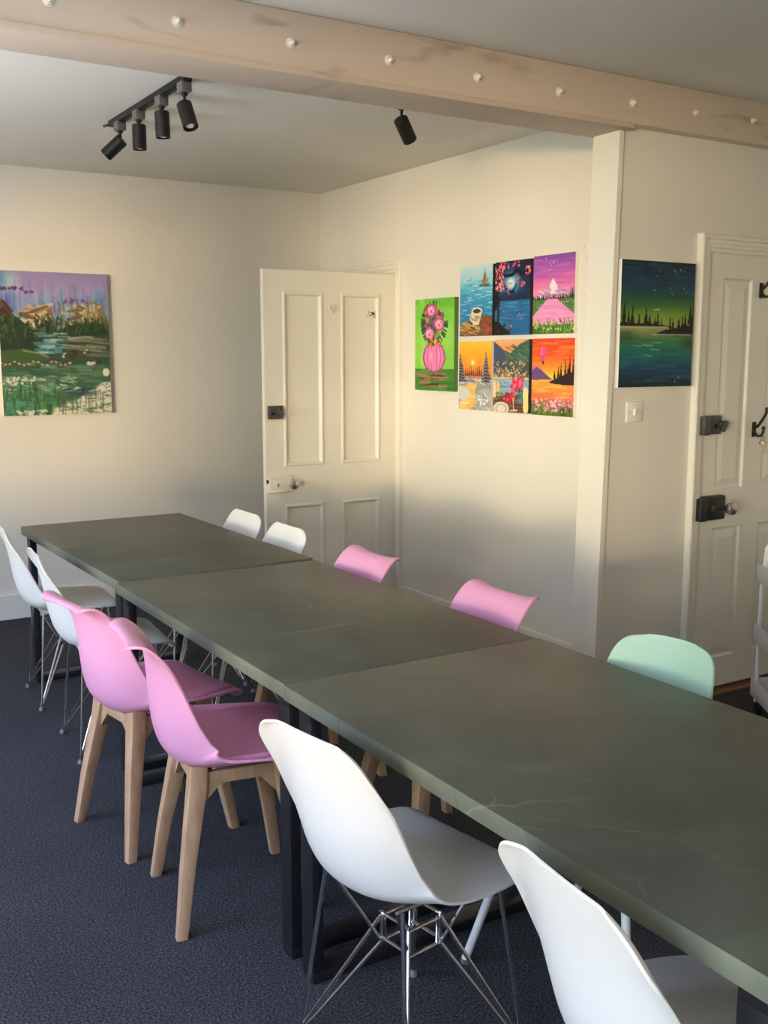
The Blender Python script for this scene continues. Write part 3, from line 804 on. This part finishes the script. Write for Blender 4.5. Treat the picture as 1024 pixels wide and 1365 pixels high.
def art_pink():
    A = Art(100,124,(230,130,190),4)
    A.grad([(0,(128,72,170)),(.18,(176,92,190)),(.35,(228,116,180)),(.5,(240,150,196)),(1,(236,150,206))], wob=.12)
    A.strokes(40,0,1,.05,.4,.4,0,.012,[(200,100,190),(236,130,186),(150,80,180)],.35)
    A.poly([(.05,.52),(.25,.45),(.38,.38),(.48,.30),(.52,.31),(.62,.40),(.72,.46),(.85,.44),(1,.53)],(206,150,196)); A.poly([(.48,.30),(.40,.40),(.45,.44),(.42,.50),(.54,.50),(.60,.44),(.58,.38)],(252,224,236)); A.strokes(20,.15,.85,.44,.52,.12,.03,.01,[(250,210,230),(170,110,170)],.7)
    A.put((A.v>.545).astype(float),(70,120,60)); A.dots(260,0,1,.56,.86,.012,[(100,150,70),(50,100,50),(190,200,120),(140,170,80)],.8)
    for k in range(30): A.tree(k/29+A.r.uniform(-.01,.01), .555, A.r.uniform(.03,.06)+(.08 if k > 25 else 0), .016, (26,34,36))
    A.poly([(.36,.555),(.58,.555),(1.05,.78),(1.05,.88),(-.05,.88),(-.05,.80)],(238,150,206)); A.strokes(24,.2,.9,.6,.85,.3,0,.008,[(250,180,220),(220,130,196)],.6)
    A.strokes(150,0,1,.84,1,.015,-.12,.009,[(60,110,50),(100,150,60),(40,84,44),(140,180,80)],.9); A.dots(40,0,1,.82,.95,.016,[(230,210,90),(250,230,130)])
    A.dots(5,.3,.5,.04,.14,.010,[(255,240,250)])
    return A
def art_winter():
    A = Art(100,124,(240,190,60),5)
    A.grad([(0,(246,196,60)),(.2,(248,170,40)),(.4,(244,140,50)),(.5,(232,120,70)),(.56,(170,160,160)),(.75,(200,200,200)),(1,(190,186,184))], wob=.06)
    A.ell(.43,.31,.05,.035,(255,244,170)); A.ell(.43,.31,.2,.14,(255,210,90),.4,.9)
    for k in range(9): A.tree(.22+.06*k, .50, A.r.uniform(.08,.15), .028, (90,50,40))
    A.put((A.v>.54).astype(float),(150,150,154)); A.strokes(60,0,1,.52,.62,.14,0,.012,[(200,200,204),(120,120,126),(230,230,230)],.7)
    A.poly([(.25,.62),(.6,.60),(.5,.72),(.62,.85),(.35,1),(0,1),(.1,.80)],(236,186,90)); A.strokes(30,.1,.55,.64,.98,.3,0,.012,[(250,214,130),(216,160,80),(240,230,210)],.6)
    A.ell(.1,.76,.3,.10,(206,206,206)); A.ell(.85,.84,.36,.17,(176,176,178)); A.strokes(40,.55,1,.72,1,.1,.03,.01,[(226,226,226),(140,140,144)],.7); A.dots(30,.6,.95,.80,.92,.03,[(236,236,236),(150,150,154)])
    A.tree(.04,.60,.42,.20,(52,54,58),(196,196,198)); A.tree(.83,.60,.44,.16,(52,54,58),(206,206,208))
    return A
def art_village():
    A = Art(100,124,(240,160,110),6)
    A.grad([(0,(244,180,130)),(.12,(246,150,100)),(.3,(250,190,140)),(1,(120,160,190))])
    A.poly([(0,.02),(.2,.10),(.42,.20),(.5,.40),(0,.45)],(66,78,110)); A.poly([(.3,.30),(.45,.20),(.75,.06),(1,.0),(1,.5),(.2,.5)],(60,96,84)); A.strokes(70,.35,1,.08,.35,.12,.03,.012,[(40,70,70),(96,130,96),(70,110,80)],.7)
    A.put(((A.v>.34)&(A.v<.52)).astype(float),(54,74,84),.8); A.dots(150,0,1,.30,.52,.020,[(230,190,110),(200,110,80),(240,220,190),(60,80,90),(90,110,110),(180,140,90)]); A.strokes(60,0,1,.44,.56,.02,-.05,.01,[(230,180,90),(120,90,80),(240,210,150)],.8)
    A.put((A.v>.54).astype(float),(136,164,196)); A.strokes(40,0,1,.56,.72,.2,0,.01,[(170,190,210),(100,130,170)],.7)
    A.poly([(0,.78),(1,.74),(1,1),(0,1)],(110,70,54)); A.strokes(40,0,1,.78,1,.25,0,.012,[(84,50,40),(150,100,76),(60,36,30)],.7)
    A.line([(.02,.60),(.04,.76)],.05,(230,214,170)); A.line([(.14,.62),(.15,.74)],.05,(226,190,110))
    A.dots(60,.52,.84,.53,.70,.04,[(230,60,90),(250,120,150),(200,40,70)]); A.poly([(.70,.68),(.86,.68),(.84,.86),(.72,.86)],(84,130,150)); A.dots(20,.66,.95,.68,.80,.03,[(60,110,60),(40,90,60)])
    A.dots(40,.3,.62,.73,.85,.035,[(200,40,60),(230,80,90),(150,30,50)]); A.line([(.58,.80),(.60,.96)],.012,(210,190,180)); A.line([(.50,.97),(.70,.96)],.014,(210,190,180)); A.line([(.92,.70),(.93,.94)],.07,(232,214,150))
    A.ell(.24,.95,.24,.10,(226,216,200)); A.ell(.24,.95,.18,.072,(180,160,140)); A.ell(.24,.95,.14,.055,(222,210,190)); A.dots(10,.1,.3,.72,.80,.03,[(110,150,70),(80,120,60)])
    return A
def art_balloon():
    A = Art(100,124,(240,120,50),7)
    A.grad([(0,(226,70,40)),(.2,(238,92,40)),(.38,(250,150,40)),(.5,(250,200,60)),(.53,(250,196,80)),(.56,(246,170,70)),(.7,(240,130,60)),(.8,(220,110,70)),(1,(60,90,40))], wob=.10)
    A.strokes(40,0,1,.02,.4,.4,0,.012,[(240,110,50),(214,60,46),(250,160,60)],.4); A.strokes(40,0,1,.55,.8,.3,0,.010,[(250,200,120),(226,110,60),(250,160,80)],.5)
    A.poly([(0,.40),(.12,.35),(.2,.39),(.34,.46),(.5,.53),(0,.54)],(108,76,130)); A.line([(0,.41),(.12,.36),(.2,.39)],.012,(170,130,170))
    A.poly([(.4,.57),(.55,.52),(.8,.46),(1,.42),(1,.60),(.6,.59)],(46,28,40))
    for u,h in ((.55,.10),(.64,.14),(.70,.17),(.80,.20),(.86,.14),(.90,.24),(.98,.20)): A.tree(u,.53-(u-.5)*.16,h,.03,(44,26,36))
    A.ell(.27,.18,.085,.085,(236,80,140)); A.poly([(.20,.22),(.25,.285),(.29,.285),(.34,.22)],(224,70,130)); A.line([(.24,.12),(.23,.22)],.01,(250,140,180)); A.line([(.27,.31),(.27,.32)],.022,(70,30,40)); A.line([(.25,.28),(.26,.31)],.004,(90,40,50)); A.line([(.29,.28),(.28,.31)],.004,(90,40,50))
    A.strokes(200,0,1,.84,1,.012,-.14,.009,[(60,100,40),(90,136,50),(40,76,36),(120,160,70)],.9); A.dots(110,0,1,.77,.94,.022,[(240,150,190),(226,100,160),(250,190,210)])
    return A
def art_aurora():
    A = Art(112,136,(20,60,80),8)
    A.grad([(0,(12,26,40)),(.12,(14,50,84)),(.22,(16,66,84)),(.32,(40,96,54)),(.42,(112,150,54)),(.49,(140,164,70)),(.53,(150,158,110)),(.60,(100,130,60)),(.68,(30,116,92)),(.78,(14,96,110)),(.86,(12,64,104)),(.94,(12,44,66)),(1,(14,36,54))], wob=.05)
    A.strokes(60,0,1,.02,.28,.3,0,.012,[(14,60,96),(10,30,50),(20,76,90)],.4); A.strokes(60,0,1,.56,.98,.3,0,.010,[(20,120,110),(12,60,100),(60,140,90)],.35)
    A.put(np.clip(1-np.hypot((A.u-.08)/.25,(A.v-.60)/.08),0,1),(40,70,40),.6); A.put(np.clip(1-np.hypot((A.u-.95)/.2,(A.v-.64)/.07),0,1),(30,60,40),.7)
    D = (24,20,20)
    A.poly([(0,.49),(.2,.49),(.5,.495),(.66,.512),(.4,.515),(0,.518)],D); A.poly([(.46,.575),(.6,.54),(.8,.52),(1,.49),(1,.575)],D)
    A.line([(0,.525),(.4,.522),(.62,.518)],.006,(190,190,170),.7); A.line([(.44,.58),(.7,.578),(.95,.578)],.006,(190,190,170),.7)
    for u,h,w in ((.05,.16,.035),(.11,.10,.02),(.16,.13,.028),(.25,.07,.018),(.34,.12,.03),(.39,.07,.02),(.46,.05,.015),(.50,.08,.02),(.55,.03,.012)): A.tree(u,.495,h,w,D)
    for u,h,w,b_ in ((.67,.09,.018,.535),(.71,.08,.016,.53),(.79,.08,.022,.525),(.84,.09,.02,.52),(.88,.11,.024,.52),(.95,.16,.04,.50),(1.0,.2,.04,.5)): A.tree(u,b_,h,w,D)
    A.dots(12,.05,.98,.02,.28,.0075,[(170,190,195),(120,160,170)]); A.dots(5,.7,.95,.03,.24,.008,[(210,215,210)]); A.dots(6,.75,.9,.92,.97,.008,[(150,170,160)])
    A.strokes(5,.2,.5,.62,.80,.14,.004,.005,[(190,210,190)],.6); A.line([(.45,.385),(.52,.378)],.005,(220,230,190),.8)
    return A
def art_river():
    A = Art(144,190,(190,190,200),9)
    A.grad([(0,(132,128,176)),(.06,(160,130,190)),(.16,(160,160,200)),(.24,(120,160,200)),(.36,(130,170,200)),(.5,(60,84,66)),(1,(60,84,66))], wob=.12)
    A.put((A.noise(4,2)>.52).astype(float)*(A.v<.3),(176,160,204),.5); A.ell(.10,.08,.14,.12,(178,206,210),.8,.8); A.ell(.02,.06,.08,.09,(80,150,196),.9,.8); A.ell(.07,.22,.16,.10,(90,98,176),.8,.8)
    A.strokes(120,0,1,.12,.30,.003,.12,.006,[(120,190,216),(110,120,190),(170,190,216),(150,130,190)],.5); A.ell(.93,.20,.08,.10,(90,150,206),.7,.8)
    A.dots(30,.0,.22,.115,.130,.012,[(110,60,130),(90,50,120)]); A.dots(14,.22,.34,.135,.15,.010,[(110,60,130)]); A.dots(22,.58,.80,.19,.21,.012,[(120,80,150)])
    A.poly([(0,.19),(.05,.21),(.15,.32),(.1,.36),(0,.36)],(96,72,52)); A.poly([(.2,.35),(.28,.27),(.4,.215),(.47,.25),(.50,.36),(.4,.42),(.25,.40)],(140,110,78)); A.poly([(.55,.40),(.68,.30),(.85,.20),(.93,.22),(1,.34),(1,.42),(.6,.44)],(150,120,88))
    A.strokes(40,.24,.42,.25,.38,.14,-.07,.014,[(206,180,146),(176,146,110),(110,84,60),(220,200,170)],.85); A.strokes(40,.62,.90,.24,.38,.14,-.08,.012,[(206,180,146),(176,146,110),(110,84,60),(214,200,160)],.85); A.ell(.86,.24,.05,.03,(224,216,196)); A.strokes(16,0,.12,.22,.34,.08,.06,.014,[(120,92,66),(70,54,44)],.8)
    A.strokes(60,.5,1,.20,.34,.004,.07,.006,[(110,100,60),(130,116,80)],.5)
    A.poly([(0,.33),(.15,.31),(.3,.40),(.5,.41),(.62,.37),(.8,.34),(1,.36),(1,.55),(0,.56)],(48,66,48)); A.strokes(220,0,1,.33,.48,.02,-.09,.010,[(40,58,46),(60,84,50),(90,110,60),(36,50,44),(70,80,50)],.8)
    A.strokes(40,.35,.6,.42,.56,.12,0,.009,[(120,170,180),(80,130,130),(170,200,206)],.7)
    A.poly([(0,.55),(.2,.53),(.35,.56),(.44,.60),(.3,.64),(0,.66)],(72,96,56)); A.ell(.8,.52,.24,.09,(74,80,58),.95); A.strokes(20,.6,.95,.46,.58,.2,.01,.012,[(120,126,106),(60,64,48),(150,156,140)],.6); A.line([(.62,.46),(.78,.447),(.84,.452)],.008,(180,186,170),.7); A.line([(.2,.545),(.35,.565),(.42,.59)],.008,(170,160,140),.7)
    A.put((A.v>.64).astype(float),(70,100,74)); A.strokes(160,0,1,.64,.92,.16,0,.010,[(60,96,80),(84,120,80),(110,150,130),(50,84,60),(96,130,90)],.6)
    for k in range(46):
        u = k/45*.62; A.ell(u,.635+.012*math.sin(k*.5)+A.r.uniform(-.006,.006),.016,.008,[(214,196,180),(90,66,56),(150,110,96)][k%3],1,.5)
    A.dots(20,.55,.78,.54,.60,.018,[(214,196,180),(70,56,50)]); A.dots(10,.78,.90,.62,.64,.018,[(214,206,196),(70,56,50)])
    A.ell(.7,.83,.26,.03,(30,66,92),.9,.6); A.strokes(160,0,.7,.72,.86,.06,-.02,.006,[(206,206,190),(80,130,110),(120,160,130)],.6); A.ell(.10,.92,.16,.07,(96,160,150),.7,.8); A.strokes(130,0,.55,.80,1,.01,-.10,.010,[(60,116,60),(80,140,70),(90,150,130),(50,90,60)],.7)
    nn = A.noise(9,9)
    m = np.clip((A.v-(.945-.36*np.clip(A.u-.5,0,1))+(nn-.5)*.10)/.02,0,1)*np.clip((A.u-.46+(nn-.5)*.2)/.04,0,1); A.put(m,(226,220,204),.96)
    A.strokes(40,.5,1,.84,1,.10,-.03,.006,[(80,120,90),(110,140,110),(60,96,80)],.5); A.ell(.72,.85,.22,.022,(34,70,96),.8,.7)
    A.dots(180,.5,1,.78,1,.008,[(80,90,60),(120,120,80),(60,70,50)],.7); A.strokes(16,.5,.95,.88,.98,.002,.14,.005,[(70,90,70),(90,110,80)],.7); A.dots(40,0,.3,.73,.78,.012,[(226,220,204)],.8); A.ell(.955,.70,.035,.03,(226,220,204)); A.dots(30,.1,.4,.965,1,.014,[(226,220,204)],.8)
    return A

def canvas(name, art, W, Hh, T, loc, rz, label, group, edge, cat='painting'):
    """front face looks along local -y; x 0..W to the right, z 0..Hh up"""
    c = empty(name, loc, rz); tag(c, label, cat, group)
    A = art(); h, w = A.h, A.w
    bm = bmesh.new()
    box(bm, 0, W, .0012, T, 0, Hh, .0015); link('canvas_frame', bm, edge, c, smooth=False)
    nx, nz = w, h
    xs = np.linspace(0.0005, W-.0005, nx); zs = np.linspace(Hh-.0005, .0005, nz)
    verts = [(x, 0, z) for z in zs for x in xs]
    faces = []
    for j in range(nz-1):
        for i in range(nx-1):
            faces.append((j*nx+i, (j+1)*nx+i, (j+1)*nx+i+1, j*nx+i+1))
    # fold the painted face back over the frame so that it has no open edge
    b0 = len(verts)
    rim = [i for i in range(nx)] + [j*nx+nx-1 for j in range(1,nz)] + [(nz-1)*nx+i for i in range(nx-2,-1,-1)] + [j*nx for j in range(nz-2,0,-1)]
    for k in rim: verts.append((verts[k][0], .0015, verts[k][2]))
    n = len(rim)
    for k in range(n):
        faces.append((rim[k], rim[(k+1)%n], b0+(k+1)%n, b0+k))
    me = bpy.data.meshes.new('painted_face'); me.from_pydata(verts, [], faces); me.update()
    rgb = np.clip(A.a,0,255)/255; l = np.where(rgb <= .04045, rgb/12.92, ((rgb+.055)/1.055)**2.4).reshape(-1,3)
    l = np.vstack([l, l[rim]])
    at = me.color_attributes.new('paint', 'FLOAT_COLOR', 'POINT')
    at.data.foreach_set('color', np.hstack([l, np.ones((len(l),1))]).astype(np.float32).ravel())
    me.materials.append(M['paint'])
    o = bpy.data.objects.new('painted_face', me); COL.objects.link(o); o.parent = c
    return c

GS = 'small canvases hung in a block on the right wall'
def rw(y_far, z0, T, h, w, name, art, label, edge, g=GS):   # on the right wall, facing -x
    canvas(name, art, w, h, T, (XW-T, y_far, z0), -PI/2, label, g, edge)
rw(5.058,1.357,.030,.515,.388,'painting',art_pumpkin,'green canvas of flowers in a pink pumpkin, nearest the open door',mat('green_edge',(.09,.19,.04),.6))
rw(4.630,1.658,.022,.367,.286,'painting',art_sea,'sea canvas with a sailing boat and a mug, upper left of the block of six',M['canvas_black'])
rw(4.322,1.658,.022,.370,.282,'painting',art_night,'dark blue moonlit canvas with blossom branches, top row middle',M['canvas_black'])
rw(4.017,1.658,.022,.376,.300,'painting',art_pink,'pink and purple mountain lake canvas, upper right of the block of six',M['canvas_edge'])
rw(4.632,1.264,.022,.365,.290,'painting',art_winter,'yellow sunset canvas with snowy trees, lower left of the block of six',M['canvas_edge'])
rw(4.325,1.264,.022,.371,.287,'painting',art_village,'canvas of a hillside town with red flowers, bottom row middle',M['canvas_black'])
rw(4.014,1.262,.022,.375,.308,'painting',art_balloon,'orange sunset canvas with a pink balloon, lower right of the block of six',M['canvas_edge'])
canvas('painting', art_aurora, .425, .512, .022, (3.034, YP-.024, 1.424), 0, 'dark green night-sky lake canvas above the light switch', None, M['canvas_edge'])
canvas('painting', art_river, .632, .826, .038, (1.274, YB-.0385, 1.208), 0, 'large landscape canvas with a river and drips on the back wall', None, M['canvas_edge'])

# ------------------------------------------------------------------ track lights
def spot(parent, o, x, y, aim, drop, own=None):
    """o: parent location. adapter on the rail, stem, swivelling head"""
    ox, oy, oz = o
    bm = bmesh.new()
    d = Vector(aim).normalized()
    piv = Vector((x-ox, y-oy, -.094-drop))
    top = piv - d*.012
    L_, Rr = .104, .030
    lathe(bm, [(.004,0),(Rr-.003,0),(Rr,.003),(Rr,L_),(Rr-.004,L_),(Rr-.0045,L_-.018),(.002,L_-.020)], top, d, 28)
    hd = link('spotlight', bm, M['black_lamp'], parent)
    bm = bmesh.new(); box(bm, x-ox-.020,x-ox+.020,y-oy-.030,y-oy+.030,-.062,-.022,.003); link('adapter', bm, M['track_grey'], hd)
    bm = bmesh.new(); lathe(bm, [(.012,-.072),(.012,-.060)], (x-ox,y-oy,0), (0,0,1), 14); tube(bm, [(x-ox,y-oy,-.066),(x-ox,y-oy,-.094-drop)], .006, 10); link('stem', bm, M['black_lamp'], hd)
    bm = bmesh.new(); lathe(bm, [(.001,L_-.006),(.012,L_-.004),(.022,L_-.010),(.0245,L_-.014),(.024,L_-.019),(.002,L_-.0195)], top, d, 24); link('bulb', bm, M['lens'], hd)
    return hd
tl = empty('track_light', (1.545,4.42,CEIL)); tag(tl, 'black ceiling track with four spotlights left of the beam lamp', 'lamp')
bm = bmesh.new(); box(bm, -.018,.018,-.50,.455,-.026,0,.002); box(bm, -.006,.006,-.48,.42,-.030,-.026)
link('track_rail', bm, M['black_lamp'], tl)
bm = bmesh.new(); tube(bm, [(-.005,.45,-.010),(-.012,.47,-.014),(-.030,.485,-.020)], .006, 8); link('feed_cable', bm, M['black_lamp'], tl)
O = tuple(tl.location)
spot(tl, O, 1.545, 4.760, (-.50,.40,-.52), .014)
spot(tl, O, 1.545, 4.500, (0,0,-1), .0)
spot(tl, O, 1.545, 4.215, (0.03,0,-1), .0)
spot(tl, O, 1.545, 3.960, (.10,-.45,-1), .018)
tl2 = empty('track_light', (2.39,3.75,CEIL)); tag(tl2, 'black spotlight hanging by itself just behind the beam', 'lamp')
bm = bmesh.new(); box(bm, -.018,.018,-.50,.03,-.026,0,.002); link('track_rail', bm, M['black_lamp'], tl2)
spot(tl2, tuple(tl2.location), 2.39, 3.72, (.66,.30,-.70), .022)

# ------------------------------------------------------------------ trolley
u1 = Vector((-.565,-.825,0)); u2 = Vector((.825,-.565,0))
tr = empty('storage_trolley', (3.665,2.858,0), math.atan2(u2.y,u2.x)); tag(tr, 'grey three-tier storage trolley at the right edge, in front of the closed door', 'trolley')
# local x along u2 (width .28), local y = -u1 -> tray runs to negative y (length .42)
TW, TLn = .30, .42
for zt in (.160,.405,.668):
    bm = bmesh.new()
    h = .078; t = .006
    box(bm, 0, TW, -TLn, 0, zt-h, zt-h+t)
    box(bm, 0, t, -TLn, 0, zt-h, zt, .0015); box(bm, TW-t, TW, -TLn, 0, zt-h, zt, .0015)
    box(bm, 0, TW, -t, 0, zt-h, zt, .0015); box(bm, 0, TW, -TLn, -TLn+t, zt-h, zt, .0015)
    tray = link('tray', bm, M['trolley'], tr)
    bm = bmesh.new(); lathe(bm, [(.007,0),(.007,.003),(.004,.005)], (.05,-.035,zt-h+t), (0,0,1), 10); link('screw', bm, M['black_iron'], tray)
for x in (.020, TW-.020):
    for y in (-.020, -TLn+.020):
        bm = bmesh.new(); tube(bm, [(x,y,.055),(x,y,.66)], .0095, 12); link('post', bm, M['white_metal'], tr)
for x in (.03, TW-.03):
    for y in (-.03, -TLn+.03):
        bm = bmesh.new(); lathe(bm, [(.024,-.010),(.027,-.006),(.027,.006),(.024,.010)], (x,y,.027), (1,.2,0), 20); box(bm, x-.012,x+.012,y-.008,y+.008,.045,.084)
        link('castor', bm, M['black_iron'], tr)
# crumpled white tissue lying in the top tray
tb = bmesh.new()
bmesh.ops.create_icosphere(tb, subdivisions=4, radius=1)
rr = random.Random(5)
ph = [(rr.uniform(3,9),rr.uniform(3,9),rr.uniform(3,9),rr.uniform(0,6)) for _ in range(7)]
for v in tb.verts:
    c = v.co.copy(); f = 1+sum(.075*math.sin(a*c.x+b_*c.y+g*c.z+p_) for a,b_,g,p_ in ph)
    v.co = Vector((c.x*.046*f, c.y*.048*f, max(c.z,-.70)*.090*f))
to = link('crumpled_tissue', tb, M['cloth']); to.location = Vector((3.665,2.858,.668)) + u2*.058 + u1*.058 + Vector((0,0,.000))
tag(to, 'crumpled white tissue in the top tray of the grey trolley', 'tissue')

# ------------------------------------------------------------------ light
def area(name, loc, target, sx, sy, power, col, spread=PI):
    l = bpy.data.lights.new(name, 'AREA'); l.shape = 'RECTANGLE'; l.size = sx; l.size_y = sy
    l.energy = power; l.color = col; l.spread = spread
    o = bpy.data.objects.new(name, l); COL.objects.link(o); o.location = loc
    o.rotation_euler = (Vector(target)-Vector(loc)).to_track_quat('-Z','Y').to_euler()
    return o
# low warm sun reflected off the houses across the street, roughly level with the room
area('low_sun_reflection', (-12.0,-9.0,1.0), (2.2,3.0,1.2), 2.4, 1.5, 2850, (1.0,.72,.40))
# daylit ground outside the window wall
area('daylit_street', (-6.0,1.0,-2.2), (1.5,3.0,2.2), 9.0, 2.4, 3000, (.93,.95,1.0))
# added fill lamp behind the camera, lifts the beam and front ceiling
area('added_front_fill', (1.5,-7.5,-2.2), (2.0,2.0,2.4), 9.0, 2.4, 400, (1.0,.86,.74))
# open sky above the street, and the bright house fronts opposite
area('open_sky', (-5.5,1.0,5.2), (1.0,2.2,.3), 9.0, 4.0, 3200, (.48,.62,1.0))
area('house_fronts', (-8.0,0.0,1.6), (1.0,2.5,1.0), 9.0, 3.0, 1200, (.95,1.0,.80))
w = bpy.data.worlds.new('sky'); scene.world = w; w.use_nodes = True
w.node_tree.nodes['Background'].inputs['Color'].default_value = (.55,.70,1.0,1); w.node_tree.nodes['Background'].inputs['Strength'].default_value = .08

# ------------------------------------------------------------------ camera
cd = bpy.data.cameras.new('camera'); cam = bpy.data.objects.new('camera', cd); COL.objects.link(cam)
cd.sensor_fit = 'VERTICAL'; cd.sensor_height = 36; cd.lens = 36*1372.3/1365
cam.location = (0,0,1.55); cam.rotation_euler = (PI/2-.15002, 0, -.55475)
cd.clip_start = .05
scene.camera = cam
scene.view_settings.view_transform = 'Standard'; scene.view_settings.look = 'None'
scene.view_settings.exposure = 0.0; scene.view_settings.gamma = 1.0
try: scene.view_settings.use_curve_mapping = False
except Exception: pass
